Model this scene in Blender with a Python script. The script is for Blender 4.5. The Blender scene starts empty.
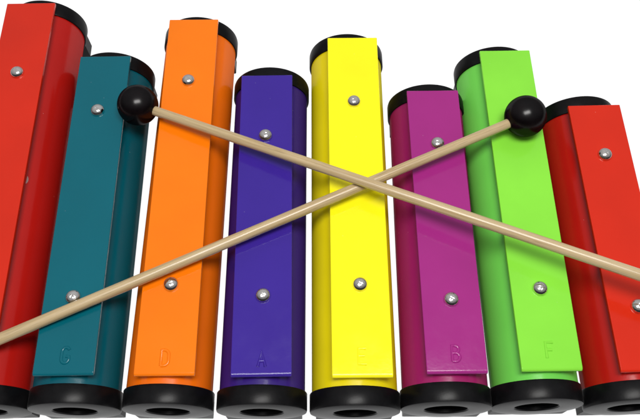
import bpy, bmesh, math, random
from mathutils import Vector, Matrix

random.seed(4)
S = bpy.context.scene
COL = S.collection
MM = 0.001
TABLE_Z = -0.0680          # bar tops lie at z = 0
R_TUBE, R_CAP = 0.0296, 0.03118
Z_AXIS = -0.0360           # tube axis height
BAR_W, BAR_T = 0.040, 0.0030
R_BALL = 0.0154
R_STICK = 0.0038

# ------------------------------------------------------------------ materials
def new_mat(name):
    m = bpy.data.materials.new(name)
    m.use_nodes = True
    return m, m.node_tree.nodes, m.node_tree.links, m.node_tree.nodes['Principled BSDF']

def add(n, kind, **kw):
    x = n.new(kind)
    for k, v in kw.items():
        if k in x.inputs:
            x.inputs[k].default_value = v
        else:
            setattr(x, k, v)
    return x

def enamel(name, rgb, rough=0.16, peel=0.035, spec=0.5, sheen=0.0, painted_glint=None):
    """glossy sprayed paint: faint orange peel, specks of dust, uneven gloss"""
    m, n, l, b = new_mat(name)
    tc = add(n, 'ShaderNodeTexCoord')
    info = add(n, 'ShaderNodeObjectInfo')
    off = add(n, 'ShaderNodeVectorMath', operation='ADD')
    l.new(tc.outputs['Object'], off.inputs[0]); l.new(info.outputs['Random'], off.inputs[1])
    # slow tone drift of the coat
    drift = add(n, 'ShaderNodeTexNoise', Scale=22.0, Detail=3.0)
    l.new(off.outputs[0], drift.inputs['Vector'])
    hs = add(n, 'ShaderNodeHueSaturation')
    hs.inputs['Color'].default_value = (*rgb, 1)
    mr = add(n, 'ShaderNodeMapRange')
    mr.inputs['From Min'].default_value = 0.3; mr.inputs['From Max'].default_value = 0.7
    mr.inputs['To Min'].default_value = 0.95; mr.inputs['To Max'].default_value = 1.04
    l.new(drift.outputs['Fac'], mr.inputs['Value']); l.new(mr.outputs[0], hs.inputs['Value'])
    # pin-prick dust specks, pale
    vor = add(n, 'ShaderNodeTexVoronoi', Scale=170.0)
    l.new(off.outputs[0], vor.inputs['Vector'])
    sp = add(n, 'ShaderNodeMath', operation='LESS_THAN'); sp.inputs[1].default_value = 0.045
    l.new(vor.outputs['Distance'], sp.inputs[0])
    pick = add(n, 'ShaderNodeMath', operation='GREATER_THAN'); pick.inputs[1].default_value = 0.86
    sepc = add(n, 'ShaderNodeSeparateColor')
    l.new(vor.outputs['Color'], sepc.inputs[0]); l.new(sepc.outputs[0], pick.inputs[0])
    both = add(n, 'ShaderNodeMath', operation='MULTIPLY')
    l.new(sp.outputs[0], both.inputs[0]); l.new(pick.outputs[0], both.inputs[1])
    amt = add(n, 'ShaderNodeMath', operation='MULTIPLY'); amt.inputs[1].default_value = 0.22
    l.new(both.outputs[0], amt.inputs[0])
    mix = add(n, 'ShaderNodeMix', data_type='RGBA')
    l.new(amt.outputs[0], mix.inputs[0]); l.new(hs.outputs[0], mix.inputs[6])
    mix.inputs[7].default_value = (0.7, 0.68, 0.64, 1)
    col = mix.outputs[2]
    if painted_glint:                                    # a small bright glint, painted into the colour as a pale sliver
        wob = add(n, 'ShaderNodeTexNoise', Scale=260.0, Detail=3.0)
        l.new(tc.outputs['Object'], wob.inputs['Vector'])
        px = add(n, 'ShaderNodeSeparateXYZ'); l.new(tc.outputs['Object'], px.inputs[0])
        def m2(op, a, bb):
            q = add(n, 'ShaderNodeMath', operation=op)
            for i, v in enumerate((a, bb)):
                if isinstance(v, (int, float)): q.inputs[i].default_value = v
                else: l.new(v, q.inputs[i])
            return q.outputs[0]
        dx = m2('MULTIPLY', m2('SUBTRACT', px.outputs[0], painted_glint[0]), 1400)
        dy = m2('MULTIPLY', m2('SUBTRACT', px.outputs[1], painted_glint[1]), 260)
        bend = m2('SUBTRACT', dx, m2('MULTIPLY', m2('MULTIPLY', dy, dy), -.9))
        d = m2('ADD', m2('MULTIPLY', bend, bend), m2('MULTIPLY', dy, dy))
        d = m2('ADD', d, m2('MULTIPLY', wob.outputs['Fac'], 1.2))
        hit = m2('MULTIPLY', m2('LESS_THAN', d, 1.35), m2('GREATER_THAN', px.outputs[2], .03))
        mc = add(n, 'ShaderNodeMix', data_type='RGBA')
        l.new(hit, mc.inputs[0]); l.new(col, mc.inputs[6]); mc.inputs[7].default_value = (.42, .27, .25, 1)
        col = mc.outputs[2]
    l.new(col, b.inputs['Base Color'])
    # gloss varies in soft patches (handling marks)
    pn = add(n, 'ShaderNodeTexNoise', Scale=60.0, Detail=5.0, Roughness=0.65)
    l.new(off.outputs[0], pn.inputs['Vector'])
    rr = add(n, 'ShaderNodeMapRange')
    rr.inputs['From Min'].default_value = 0.35; rr.inputs['From Max'].default_value = 0.75
    rr.inputs['To Min'].default_value = rough; rr.inputs['To Max'].default_value = rough + 0.10
    l.new(pn.outputs['Fac'], rr.inputs['Value']); l.new(rr.outputs[0], b.inputs['Roughness'])
    b.inputs['Specular IOR Level'].default_value = spec
    peel_n = add(n, 'ShaderNodeTexNoise', Scale=420.0, Detail=2.0)
    l.new(off.outputs[0], peel_n.inputs['Vector'])
    wave = add(n, 'ShaderNodeTexNoise', Scale=45.0, Detail=1.0)
    l.new(off.outputs[0], wave.inputs['Vector'])
    hsum = add(n, 'ShaderNodeMath', operation='MULTIPLY_ADD'); hsum.inputs[1].default_value = 4.0
    l.new(wave.outputs['Fac'], hsum.inputs[0]); l.new(peel_n.outputs['Fac'], hsum.inputs[2])
    bp = add(n, 'ShaderNodeBump', Strength=peel * 6, Distance=0.0002)
    l.new(hsum.outputs[0], bp.inputs['Height']); l.new(bp.outputs[0], b.inputs['Normal'])
    if sheen:                                   # duller paint: an even sheen that does not grow towards the edges
        g = add(n, 'ShaderNodeBsdfGlossy'); mx = add(n, 'ShaderNodeMixShader'); mx.inputs[0].default_value = sheen
        l.new(rr.outputs[0], g.inputs['Roughness']); l.new(bp.outputs[0], g.inputs['Normal'])
        out = [q for q in n if q.type == 'OUTPUT_MATERIAL'][0]
        l.new(b.outputs[0], mx.inputs[1]); l.new(g.outputs[0], mx.inputs[2]); l.new(mx.outputs[0], out.inputs['Surface'])
    return m

def soft_gloss(n, l, b, base, edge, rough, normal):
    """gloss over the body colour: weak face-on, stronger at a slant"""
    lw = add(n, 'ShaderNodeLayerWeight', Blend=0.5)
    pw = add(n, 'ShaderNodeMath', operation='POWER'); pw.inputs[1].default_value = 5.0
    l.new(lw.outputs['Facing'], pw.inputs[0])
    ma = add(n, 'ShaderNodeMath', operation='MULTIPLY_ADD'); ma.inputs[1].default_value = edge; ma.inputs[2].default_value = base
    l.new(pw.outputs[0], ma.inputs[0])
    b.inputs['Specular IOR Level'].default_value = 0.0
    g = add(n, 'ShaderNodeBsdfGlossy'); mx = add(n, 'ShaderNodeMixShader')
    l.new(ma.outputs[0], mx.inputs[0]); l.new(rough, g.inputs['Roughness']); l.new(normal, g.inputs['Normal'])
    out = [q for q in n if q.type == 'OUTPUT_MATERIAL'][0]
    l.new(b.outputs[0], mx.inputs[1]); l.new(g.outputs[0], mx.inputs[2]); l.new(mx.outputs[0], out.inputs['Surface'])

def plastic_black():
    m, n, l, b = new_mat('black_plastic')
    tc = add(n, 'ShaderNodeTexCoord')
    ns = add(n, 'ShaderNodeTexNoise', Scale=55.0, Detail=6.0, Roughness=0.7)
    l.new(tc.outputs['Object'], ns.inputs['Vector'])
    cr = add(n, 'ShaderNodeValToRGB')
    cr.color_ramp.elements[0].position = 0.35; cr.color_ramp.elements[0].color = (0.0035, 0.0035, 0.004, 1)
    cr.color_ramp.elements[1].position = 0.8; cr.color_ramp.elements[1].color = (0.009, 0.0085, 0.0095, 1)
    l.new(ns.outputs['Fac'], cr.inputs[0]); l.new(cr.outputs[0], b.inputs['Base Color'])
    rr = add(n, 'ShaderNodeMapRange')
    rr.inputs['To Min'].default_value = 0.26; rr.inputs['To Max'].default_value = 0.42
    l.new(ns.outputs['Fac'], rr.inputs['Value']); l.new(rr.outputs[0], b.inputs['Roughness'])
    fine = add(n, 'ShaderNodeTexNoise', Scale=900.0, Detail=2.0)
    l.new(tc.outputs['Object'], fine.inputs['Vector'])
    bp = add(n, 'ShaderNodeBump', Strength=0.12, Distance=0.0002)
    l.new(fine.outputs['Fac'], bp.inputs['Height']); l.new(bp.outputs[0], b.inputs['Normal'])
    soft_gloss(n, l, b, .016, .36, rr.outputs[0], bp.outputs[0])
    return m

def ball_black():
    m, n, l, b = new_mat('lacquered_black_wood')
    tc = add(n, 'ShaderNodeTexCoord')
    ns = add(n, 'ShaderNodeTexNoise', Scale=90.0, Detail=6.0, Roughness=0.7)
    l.new(tc.outputs['Object'], ns.inputs['Vector'])
    cr = add(n, 'ShaderNodeValToRGB')
    cr.color_ramp.elements[0].position = 0.3; cr.color_ramp.elements[0].color = (0.0016, 0.0011, 0.0014, 1)
    cr.color_ramp.elements[1].position = 0.8; cr.color_ramp.elements[1].color = (0.006, 0.0034, 0.0042, 1)
    l.new(ns.outputs['Fac'], cr.inputs[0]); l.new(cr.outputs[0], b.inputs['Base Color'])
    rr = add(n, 'ShaderNodeMapRange')
    rr.inputs['To Min'].default_value = 0.17; rr.inputs['To Max'].default_value = 0.30
    l.new(ns.outputs['Fac'], rr.inputs['Value']); l.new(rr.outputs[0], b.inputs['Roughness'])
    bp = add(n, 'ShaderNodeBump', Strength=0.06, Distance=0.0003)
    l.new(ns.outputs['Fac'], bp.inputs['Height']); l.new(bp.outputs[0], b.inputs['Normal'])
    soft_gloss(n, l, b, .026, .09, rr.outputs[0], bp.outputs[0])
    return m

def chrome():
    m, n, l, b = new_mat('nickel_plate')
    tc = add(n, 'ShaderNodeTexCoord')
    ns = add(n, 'ShaderNodeTexNoise', Scale=260.0, Detail=2.0)
    l.new(tc.outputs['Object'], ns.inputs['Vector'])
    cr = add(n, 'ShaderNodeValToRGB')
    cr.color_ramp.elements[0].position = 0.3; cr.color_ramp.elements[0].color = (0.70, 0.67, 0.63, 1)
    cr.color_ramp.elements[1].position = 0.6; cr.color_ramp.elements[1].color = (0.82, 0.80, 0.77, 1)
    l.new(ns.outputs['Fac'], cr.inputs[0]); l.new(cr.outputs[0], b.inputs['Base Color'])
    b.inputs['Metallic'].default_value = 1
    b.inputs['Roughness'].default_value = 0.13
    return m

def wood():
    m, n, l, b = new_mat('lacquered_pale_wood')
    tc = add(n, 'ShaderNodeTexCoord')
    mp = add(n, 'ShaderNodeMapping'); mp.inputs['Scale'].default_value = (14, 420, 420)
    l.new(tc.outputs['Object'], mp.inputs['Vector'])
    ns = add(n, 'ShaderNodeTexNoise', Scale=1.0, Detail=6.0, Roughness=0.6, Distortion=0.4)
    l.new(mp.outputs[0], ns.inputs['Vector'])
    cr = add(n, 'ShaderNodeValToRGB')
    e = cr.color_ramp.elements
    e[0].position = 0.28; e[0].color = (0.36, 0.245, 0.115, 1)
    e[1].position = 0.72; e[1].color = (0.56, 0.43, 0.255, 1)
    x = e.new(0.47); x.color = (0.50, 0.375, 0.205, 1)
    l.new(ns.outputs['Fac'], cr.inputs[0])
    mp2 = add(n, 'ShaderNodeMapping'); mp2.inputs['Scale'].default_value = (60, 1500, 1500)
    l.new(tc.outputs['Object'], mp2.inputs['Vector'])
    pores = add(n, 'ShaderNodeTexNoise', Scale=1.0, Detail=2.0)
    l.new(mp2.outputs[0], pores.inputs['Vector'])
    pr = add(n, 'ShaderNodeMapRange')
    pr.inputs['From Min'].default_value = 0.28; pr.inputs['From Max'].default_value = 0.42
    pr.inputs['To Min'].default_value = 0.72; pr.inputs['To Max'].default_value = 1.0
    l.new(pores.outputs['Fac'], pr.inputs['Value'])
    mul = add(n, 'ShaderNodeMix', data_type='RGBA', blend_type='MULTIPLY'); mul.inputs[0].default_value = 1
    l.new(cr.outputs[0], mul.inputs[6]); l.new(pr.outputs[0], mul.inputs[7])
    l.new(mul.outputs[2], b.inputs['Base Color'])
    b.inputs['Roughness'].default_value = 0.27
    b.inputs['Specular IOR Level'].default_value = 0.5
    bp = add(n, 'ShaderNodeBump', Strength=0.15, Distance=0.0002)
    l.new(pores.outputs['Fac'], bp.inputs['Height']); l.new(bp.outputs[0], b.inputs['Normal'])
    return m

def backlit_table():
    """white tabletop, made translucent so the lamp added underneath keeps it white"""
    m, n, l, b = new_mat('backlit_white')
    out = [x for x in n if x.type == 'OUTPUT_MATERIAL'][0]
    tc = add(n, 'ShaderNodeTexCoord')
    ns = add(n, 'ShaderNodeTexNoise', Scale=6.0, Detail=2.0)
    l.new(tc.outputs['Object'], ns.inputs['Vector'])
    cr = add(n, 'ShaderNodeValToRGB')
    cr.color_ramp.elements[0].color = (0.90, 0.90, 0.90, 1); cr.color_ramp.elements[1].color = (0.93, 0.93, 0.93, 1)
    l.new(ns.outputs['Fac'], cr.inputs[0])
    tr = add(n, 'ShaderNodeBsdfTranslucent'); df = add(n, 'ShaderNodeBsdfDiffuse')
    l.new(cr.outputs[0], tr.inputs['Color']); l.new(cr.outputs[0], df.inputs['Color'])
    mx = add(n, 'ShaderNodeMixShader'); mx.inputs[0].default_value = 0.12
    l.new(tr.outputs[0], mx.inputs[1]); l.new(df.outputs[0], mx.inputs[2]); l.new(mx.outputs[0], out.inputs['Surface'])
    n.remove(b)
    return m

M_CAP, M_BALL, M_CHROME, M_WOOD, M_TABLE = plastic_black(), ball_black(), chrome(), wood(), backlit_table()

# ------------------------------------------------------------------ mesh helpers
def link(name, bm, mat, parent=None, smooth=None, loc=None):
    me = bpy.data.meshes.new(name)
    bmesh.ops.recalc_face_normals(bm, faces=bm.faces[:])
    bm.to_mesh(me); bm.free()
    me.materials.append(mat)
    if smooth is not None:
        for p in me.polygons: p.use_smooth = True
        me.set_sharp_from_angle(angle=math.radians(smooth))
    o = bpy.data.objects.new(name, me); COL.objects.link(o)
    if parent: o.parent = parent
    if loc is not None: o.location = loc
    return o

def lathe_y(bm, prof, seg, cz):
    """closed profile of (radius, y) turned about the line x = 0, z = cz parallel to y"""
    rings = []
    for r, y in prof:
        rings.append([bm.verts.new((r * math.cos(2 * math.pi * k / seg), y, cz + r * math.sin(2 * math.pi * k / seg))) for k in range(seg)])
    for i in range(len(rings)):
        a, b = rings[i], rings[(i + 1) % len(rings)]
        for k in range(seg):
            bm.faces.new((a[k], a[(k + 1) % seg], b[(k + 1) % seg], b[k]))

def lathe_axis(bm, prof, seg, axis='X'):
    """open profile (radius, t); ends with radius 0 are closed to a point"""
    rings = []
    for r, t in prof:
        if r == 0:
            rings.append([bm.verts.new((t, 0, 0) if axis == 'X' else (0, 0, t))]); continue
        ring = []
        for k in range(seg):
            c, s = r * math.cos(2 * math.pi * k / seg), r * math.sin(2 * math.pi * k / seg)
            ring.append(bm.verts.new((t, c, s) if axis == 'X' else (c, s, t)))
        rings.append(ring)
    for a, b in zip(rings, rings[1:]):
        for k in range(seg):
            k2 = (k + 1) % seg
            if len(a) == 1: bm.faces.new((a[0], b[k2], b[k]))
            elif len(b) == 1: bm.faces.new((a[k], a[k2], b[0]))
            else: bm.faces.new((a[k], a[k2], b[k2], b[k]))

def box(bm, x0, x1, y0, y1, z0, z1, bev=0, seg=3):
    r = bmesh.ops.create_cube(bm, size=1)
    vs = r['verts']
    for v in vs:
        v.co = Vector((x0 + (v.co.x + .5) * (x1 - x0), y0 + (v.co.y + .5) * (y1 - y0), z0 + (v.co.z + .5) * (z1 - z0)))
    if bev:
        es = list({e for v in vs for e in v.link_edges})
        bmesh.ops.bevel(bm, geom=es, offset=bev, segments=seg, profile=0.5, affect='EDGES')

# ------------------------------------------------------------------ parts of a bell
CAP_L = 0.0130
def cap_mesh():
    """ring-shaped plastic end cap: sleeve outside, face with a round hole; face looks to -y, at y = 0"""
    bm = bmesh.new()
    R, h, c = R_CAP, 0.0148, 0.0012
    prof = [(R_TUBE + .0002, CAP_L), (R - .0004, CAP_L), (R, CAP_L - .0006), (R, c + .0004), (R - c * .3, c * .3), (R - c, 0.0),
            (h + .0008, 0.0), (h, .0008), (h, .0030), (R_TUBE - .004, .0030), (R_TUBE + .0002, .0034)]
    lathe_y(bm, prof, 96, 0)
    return bm

def foot_mesh():
    """flat block under the cap that keeps the bell from rolling: fills the circle's lower corners"""
    bm = bmesh.new()
    hw, zb = 0.0270, TABLE_Z - Z_AXIS
    R = R_CAP - .0008
    pts = []
    N = 24
    a0 = math.asin(hw / R)
    zt = -math.sqrt(R * R - hw * hw)
    for k in range(N + 1):                       # along the circle's underside, left to right
        a = -a0 + 2 * a0 * k / N
        pts.append((R * math.sin(a) , -R * math.cos(a)))
    outer = [(hw, zb + .0010), (hw - .0010, zb), (-hw + .0010, zb), (-hw, zb + .0010)]
    y0, y1 = 0.0006, CAP_L - .0006
    loop = pts + outer
    A = [bm.verts.new((x, y0, z)) for x, z in loop]
    B = [bm.verts.new((x, y1, z)) for x, z in loop]
    n = len(loop)
    for k in range(n):
        bm.faces.new((A[k], A[(k + 1) % n], B[(k + 1) % n], B[k]))
    bm.faces.new(A[::-1]); bm.faces.new(B)
    bmesh.ops.triangulate(bm, faces=[f for f in bm.faces if len(f.verts) > 4])
    return bm

def screw_mesh():
    """domed cross-head screw with its shank; the head sits on z = 0"""
    bm = bmesh.new()
    R, H = 0.0053, 0.0044
    prof = [(0.0016, -0.0115), (0.0016, -0.0001), (R - .0002, -0.00005), (R, 0.0004)]
    for k in range(1, 30):
        a = k / 30 * math.pi / 2
        prof.append((R * math.cos(a), 0.0004 + (H - .0004) * math.sin(a)))
    prof.append((0, H))
    lathe_axis(bm, prof, 72, 'Z')
    for v in bm.verts:                          # a shallow worn cross recess
        r = math.hypot(v.co.x, v.co.y)
        if v.co.z > 0.001 and r < 0.0024:
            q = min(abs(v.co.x), abs(v.co.y))
            v.co.z -= 0.00024 * math.exp(-(q / .00042) ** 2) * (1 - (r / .0024) ** 2)
    return bm

def bar_mesh(y0, y1, zt):
    """flat bar with softly rounded edges; the front end is rolled over a little more"""
    bm = bmesh.new()
    def section(y, ins, drop):
        hw, r = BAR_W / 2 - ins, 0.00055
        top, bot = zt - drop, zt - BAR_T + min(drop, .0004)
        loop = []
        for cx, cz, a0 in ((hw - r, top - r, 0), (-hw + r, top - r, 90), (-hw + r, bot + r, 180), (hw - r, bot + r, 270)):
            for k in range(6):
                a = math.radians(a0 + 18 * k)
                loop.append(bm.verts.new((cx + r * math.cos(a), y, cz + r * math.sin(a))))
        return loop
    N, Rf, Rr = 9, 0.0022, 0.0006
    st = [(y0 + Rf * (1 - math.cos(math.pi / 2 * k / N)), .0004 * (1 - math.sin(math.pi / 2 * k / N)), Rf * .7 * (1 - math.sin(math.pi / 2 * k / N))) for k in range(N + 1)]
    st += [(y1 - Rr * (1 - math.sin(math.pi / 2 * k / 5)), Rr * .5 * (1 - math.cos(math.pi / 2 * k / 5)), Rr * (1 - math.cos(math.pi / 2 * k / 5))) for k in range(6)]
    rings = [section(*q) for q in st]
    for A, B in zip(rings, rings[1:]):
        n = len(A)
        for k in range(n):
            bm.faces.new((A[k], A[(k + 1) % n], B[(k + 1) % n], B[k]))
    bm.faces.new(rings[0]); bm.faces.new(rings[-1][::-1])
    return bm

def arc(cx, cy, rx, ry, a0, a1, n=14):
    return [(cx + rx * math.cos(math.radians(a0 + (a1 - a0) * k / n)), cy + ry * math.sin(math.radians(a0 + (a1 - a0) * k / n))) for k in range(n + 1)]
STROKES = {   # unit box 0..1 wide, 0..2 high
 'G': [arc(.5, 1.45, .5, .55, 25, 180) + arc(.5, .55, .5, .55, 180, 360) + [(1, .85), (.55, .85)]],
 'D': [[(0, 0), (0, 2), (.35, 2)] + arc(.35, 1.35, .65, .65, 90, 0) + arc(.35, .65, .65, .65, 0, -90) + [(0, 0)]],
 'A': [[(0, 0), (.5, 2), (1, 0)], [(.19, .75), (.81, .75)]],
 'E': [[(1, 2), (0, 2), (0, 0), (1, 0)], [(0, 1.05), (.8, 1.05)]],
 'B': [[(0, 0), (0, 2), (.45, 2)] + arc(.45, 1.53, .45, .47, 90, -90) + [(0, 1.06)], [(.45, 1.06)] + arc(.45, .53, .53, .53, 90, -90) + [(0, 0)]],
 'F': [[(1, 2), (0, 2), (0, 0)], [(0, 1.05), (.8, 1.05)]],
}
def letter_mesh(ch):
    """punched letter: low rounded ridges standing out of the bar"""
    cu = bpy.data.curves.new('letter', 'CURVE'); cu.dimensions = '3D'
    cu.bevel_depth = 0.00125; cu.bevel_resolution = 8; cu.use_fill_caps = True
    for st in STROKES[ch]:
        sp = cu.splines.new('POLY'); sp.points.add(len(st) - 1)
        for p, (x, y) in zip(sp.points, st):
            p.co = ((x - .5) * .0050, (y - 1) * .0052, -0.00060, 1)
    o = bpy.data.objects.new('letter', cu); COL.objects.link(o)
    bpy.context.view_layer.update()
    me = bpy.data.meshes.new_from_object(o.evaluated_get(bpy.context.evaluated_depsgraph_get()))
    COL.objects.unlink(o); bpy.data.objects.remove(o)
    me.name = 'stamped_letter'
    for p in me.polygons: p.use_smooth = True
    me.set_sharp_from_angle(angle=math.radians(50))
    return me

# name: bar colour, tube colour, x of axis, yaw, bar front y, bar rear y, cap overhang at rear, screw ys, letter (ch, y), label
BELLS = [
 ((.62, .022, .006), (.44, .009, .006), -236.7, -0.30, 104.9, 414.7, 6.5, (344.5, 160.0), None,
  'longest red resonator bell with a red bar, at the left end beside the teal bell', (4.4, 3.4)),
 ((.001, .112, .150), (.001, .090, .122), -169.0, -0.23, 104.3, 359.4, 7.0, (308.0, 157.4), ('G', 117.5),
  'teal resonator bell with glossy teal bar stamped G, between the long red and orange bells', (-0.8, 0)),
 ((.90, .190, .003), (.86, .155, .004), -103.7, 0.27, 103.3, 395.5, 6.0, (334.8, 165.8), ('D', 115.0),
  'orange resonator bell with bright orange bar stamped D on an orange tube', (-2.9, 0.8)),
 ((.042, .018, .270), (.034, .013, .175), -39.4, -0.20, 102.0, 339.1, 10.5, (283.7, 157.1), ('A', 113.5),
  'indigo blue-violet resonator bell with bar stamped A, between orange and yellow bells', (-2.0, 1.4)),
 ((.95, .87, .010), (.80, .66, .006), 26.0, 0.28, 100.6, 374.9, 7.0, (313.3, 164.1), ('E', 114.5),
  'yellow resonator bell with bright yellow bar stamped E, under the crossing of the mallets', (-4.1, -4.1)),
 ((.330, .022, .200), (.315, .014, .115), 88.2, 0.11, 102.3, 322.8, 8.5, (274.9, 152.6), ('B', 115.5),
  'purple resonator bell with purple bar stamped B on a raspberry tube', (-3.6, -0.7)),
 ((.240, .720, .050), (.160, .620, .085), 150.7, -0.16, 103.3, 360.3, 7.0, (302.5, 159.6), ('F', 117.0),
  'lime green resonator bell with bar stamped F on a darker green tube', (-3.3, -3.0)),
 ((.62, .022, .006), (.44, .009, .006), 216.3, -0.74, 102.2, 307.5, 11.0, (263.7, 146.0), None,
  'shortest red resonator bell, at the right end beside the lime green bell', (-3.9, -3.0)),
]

PAINT = {}
def paint(rgb, nm, **kw):
    key = (rgb, nm, 'painted_glint' in kw)
    if key not in PAINT: PAINT[key] = enamel(nm, rgb, **kw)
    return PAINT[key]

cap_me = foot_me = screw_me = None
for (cb, ct, x, yaw, y0, y1, over, screws, letter, label, (dxf, dxr)) in BELLS:
    yf = y0 - 17.0                               # cap face nearest the camera
    yr = y1 + over + 1.2                               # far cap face
    th = math.radians(yaw)
    root = bpy.data.objects.new('resonator_bell', None); COL.objects.link(root)
    root.empty_display_size = 0.02
    root.location = ((x + math.tan(th) * yf) * MM, yf * MM, TABLE_Z)
    root.rotation_euler = (0, 0, -th)
    root['label'] = label; root['category'] = 'resonator bell'; root['group'] = 'resonator bells laid side by side in a row'
    L = (yr - yf) * MM / math.cos(th)
    za = Z_AXIS - TABLE_Z                        # tube axis above the table
    zt = -TABLE_Z                                # bar top above the table
    # tube: a hollow pipe
    bm = bmesh.new()
    lathe_y(bm, [(R_TUBE, .0040), (R_TUBE, L - .0040), (R_TUBE - .0018, L - .0040), (R_TUBE - .0018, .0040)], 128, za)
    skew = -math.atan((dxr - dxf) * MM / L)      # the bar is not screwed on quite centred
    tube = link('tube', bm, paint(ct, 'tube_paint', rough=0.16, peel=.02, spec=0.0, sheen=.034, **({'painted_glint': (.0142, .166)} if x < -230 else {})), root, smooth=40)
    tube.data.materials.append(M_CAP)            # inside coloured black: the shade within the tube put into the colour
    for p in tube.data.polygons:
        c = p.center
        if math.hypot(c.x, c.z - za) < R_TUBE - .0012: p.material_index = 1
    tube.location.x = dxf * MM; tube.rotation_euler.z = skew
    # end caps
    for end in (0, 1):
        if cap_me is None:
            cap = link('end_cap', cap_mesh(), M_CAP, root, smooth=40); cap_me = cap.data
            foot = link('foot', foot_mesh(), M_CAP, cap, smooth=30); foot_me = foot.data
        else:
            cap = bpy.data.objects.new('end_cap', cap_me); COL.objects.link(cap); cap.parent = root
            foot = bpy.data.objects.new('foot', foot_me); COL.objects.link(foot); foot.parent = cap
        cap.location = ((dxr if end else dxf) * MM, L if end else 0, za)
        cap.rotation_euler = (0, 0, skew + (math.pi if end else 0))
    # bar
    by0, by1 = (y0 - yf) * MM, (y1 - yf) * MM
    bm = bar_mesh(by0, by1, zt)
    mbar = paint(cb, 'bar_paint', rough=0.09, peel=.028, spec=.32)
    bar = link('bar', bm, mbar, root)
    for sy in screws:
        p = (random.uniform(-.4, .4) * MM, (sy - yf) * MM, zt)
        if screw_me is None:
            sc = link('screw', screw_mesh(), M_CHROME, bar, smooth=35); screw_me = sc.data
        else:
            sc = bpy.data.objects.new('screw', screw_me); COL.objects.link(sc); sc.parent = bar
        sc.location = p; sc.rotation_euler = (0, 0, random.uniform(0, 1.5))
    if letter:
        me = letter_mesh(letter[0]); me.materials.clear(); me.materials.append(mbar)
        lo = bpy.data.objects.new('stamped_letter', me); COL.objects.link(lo); lo.parent = bar
        lo.location = (random.uniform(-.3, .3) * MM, (letter[1] - yf) * MM, zt + 0.00005)
        lo['label'] = 'raised capital letter %s' % letter[0]

# ------------------------------------------------------------------ mallets
def mallet(ball, through, length, label):
    ball, through = Vector(ball) * MM, Vector(through) * MM
    d = (through - ball).normalized()
    root = bpy.data.objects.new('mallet', None); COL.objects.link(root); root.empty_display_size = 0.02
    root.location = ball
    root.rotation_mode = 'QUATERNION'
    root.rotation_quaternion = d.to_track_quat('X', 'Z')
    root['label'] = label; root['category'] = 'mallet'; root['group'] = 'pair of crossed mallets'
    bm = bmesh.new()
    prof = [(0, -R_BALL)]
    N = 40
    a_end = math.asin((R_STICK + .0002) / R_BALL)
    for k in range(1, N + 1):
        a = math.pi - (math.pi - a_end) * k / N
        prof.append((R_BALL * math.sin(a), R_BALL * math.cos(a)))
    prof.append((R_STICK - .0002, R_BALL * math.cos(a_end) - .0006))
    prof.append((R_STICK - .0002, 0.004)); prof.append((0, 0.004))
    lathe_axis(bm, prof, 64, 'X')
    link('mallet_head', bm, M_BALL, root, smooth=50)
    bm = bmesh.new()
    prof = [(0, 0.006), (R_STICK - .0003, 0.006)]
    M = 40
    for k in range(M + 1):
        t = .008 + (length - .008 - .003) * k / M
        r = R_STICK * (0.955 + 0.10 * k / M) + random.uniform(-1, 1) * 2e-5
        prof.append((r, t))
    prof += [(R_STICK * .9, length - .0012), (R_STICK * .6, length - .0003), (0, length)]
    lathe_axis(bm, prof, 40, 'X')
    link('stick', bm, M_WOOD, root, smooth=50)
    return root

B2 = Vector((153.1, 288.4, 15.4)); T2 = Vector((-216.0, 126.5, 4.1))
mallet(B2, T2, 0.436, 'wooden mallet with black ball on the lime green bar, lower one at the crossing')
B1 = Vector((-137.4, 306.6, 9.0))
f = (B2.x - 32.0) / (B2.x - T2.x)
zc = B2.z + (T2.z - B2.z) * f + 7.75
mallet(B1, (32.0, 233.2, zc), 0.436, 'wooden mallet with black ball between teal and orange bars, lying over the other')

# ------------------------------------------------------------------ table
bm = bmesh.new()
box(bm, -1.6, 1.6, -1.4, 1.9, -.004, 0)
bmesh.ops.delete(bm, geom=[f for f in bm.faces if f.normal.z < .5], context='FACES')
t = link('tabletop', bm, M_TABLE); t.location = (0, 0, TABLE_Z); t['kind'] = 'structure'

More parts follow.
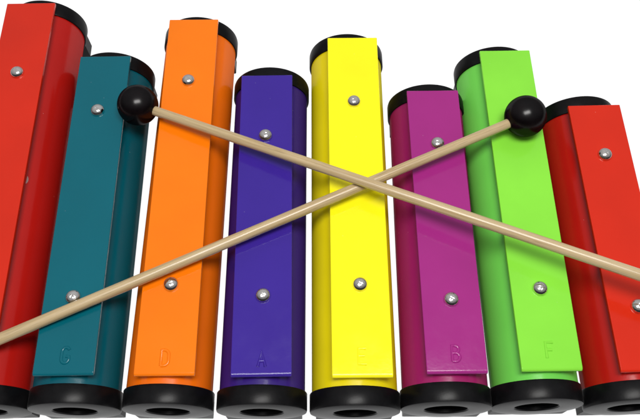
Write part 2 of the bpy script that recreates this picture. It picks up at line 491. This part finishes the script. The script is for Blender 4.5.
# ------------------------------------------------------------------ light
W = bpy.data.worlds.new('World'); S.world = W; W.use_nodes = True
n, l = W.node_tree.nodes, W.node_tree.links
bg = n['Background']
tc = add(n, 'ShaderNodeTexCoord'); sep = add(n, 'ShaderNodeVectorMath', operation='DOT_PRODUCT'); sep.inputs[1].default_value = (0, .45, .80)
l.new(tc.outputs['Generated'], sep.inputs[0])
cr = add(n, 'ShaderNodeValToRGB')
e = cr.color_ramp.elements
e[0].position = 0.0; e[0].color = (0.05, 0.05, 0.053, 1)
e[1].position = 0.85; e[1].color = (0.95, 0.95, 0.97, 1)
x = e.new(0.35); x.color = (0.55, 0.55, 0.57, 1)
l.new(sep.outputs['Value'], cr.inputs[0]); l.new(cr.outputs[0], bg.inputs['Color'])
bg.inputs['Strength'].default_value = 0.52

def area(name, loc, target, size, power, col=(1, 1, 1)):
    ld = bpy.data.lights.new(name, 'AREA'); ld.shape = 'RECTANGLE'
    ld.size, ld.size_y = size; ld.energy = power; ld.color = col
    o = bpy.data.objects.new(name, ld); COL.objects.link(o)
    o.location = loc
    o.rotation_euler = (Vector(target) - Vector(loc)).to_track_quat('-Z', 'Y').to_euler()
    return o
area('flash_lamp', (.035, .10, .92), (0, .26, 0), (.52, .24), 8.2, (1, .985, .96))
area('added_underlight', (0, .25, TABLE_Z - .35), (0, .25, 0), (3.2, 3.2), 39.0)  # unseen lamp added below the table to whiten it and the gaps between tubes
bpy.data.objects['added_underlight'].rotation_euler = (math.pi, 0, 0)

# ------------------------------------------------------------------ camera
cd = bpy.data.cameras.new('Camera'); cam = bpy.data.objects.new('Camera', cd); COL.objects.link(cam)
cd.sensor_fit = 'HORIZONTAL'; cd.sensor_width = 36; cd.lens = 724.17 / 640 * 36
cd.clip_start = .01; cd.clip_end = 50
TH, ROLL = math.radians(64.916), math.radians(-0.705)
fwd = Vector((0, math.cos(TH), -math.sin(TH))); right = Vector((1, 0, 0)); up = right.cross(fwd)
r2 = right * math.cos(ROLL) + up * math.sin(ROLL); u2 = -right * math.sin(ROLL) + up * math.cos(ROLL)
mw = Matrix((r2, u2, -fwd)).transposed().to_4x4(); mw.translation = (0, 0, .47304)
cam.matrix_world = mw
S.camera = cam
S.view_settings.view_transform = 'Standard'; S.view_settings.look = 'None'
S.view_settings.exposure = 0; S.view_settings.gamma = 1
S.cycles.max_bounces = 10
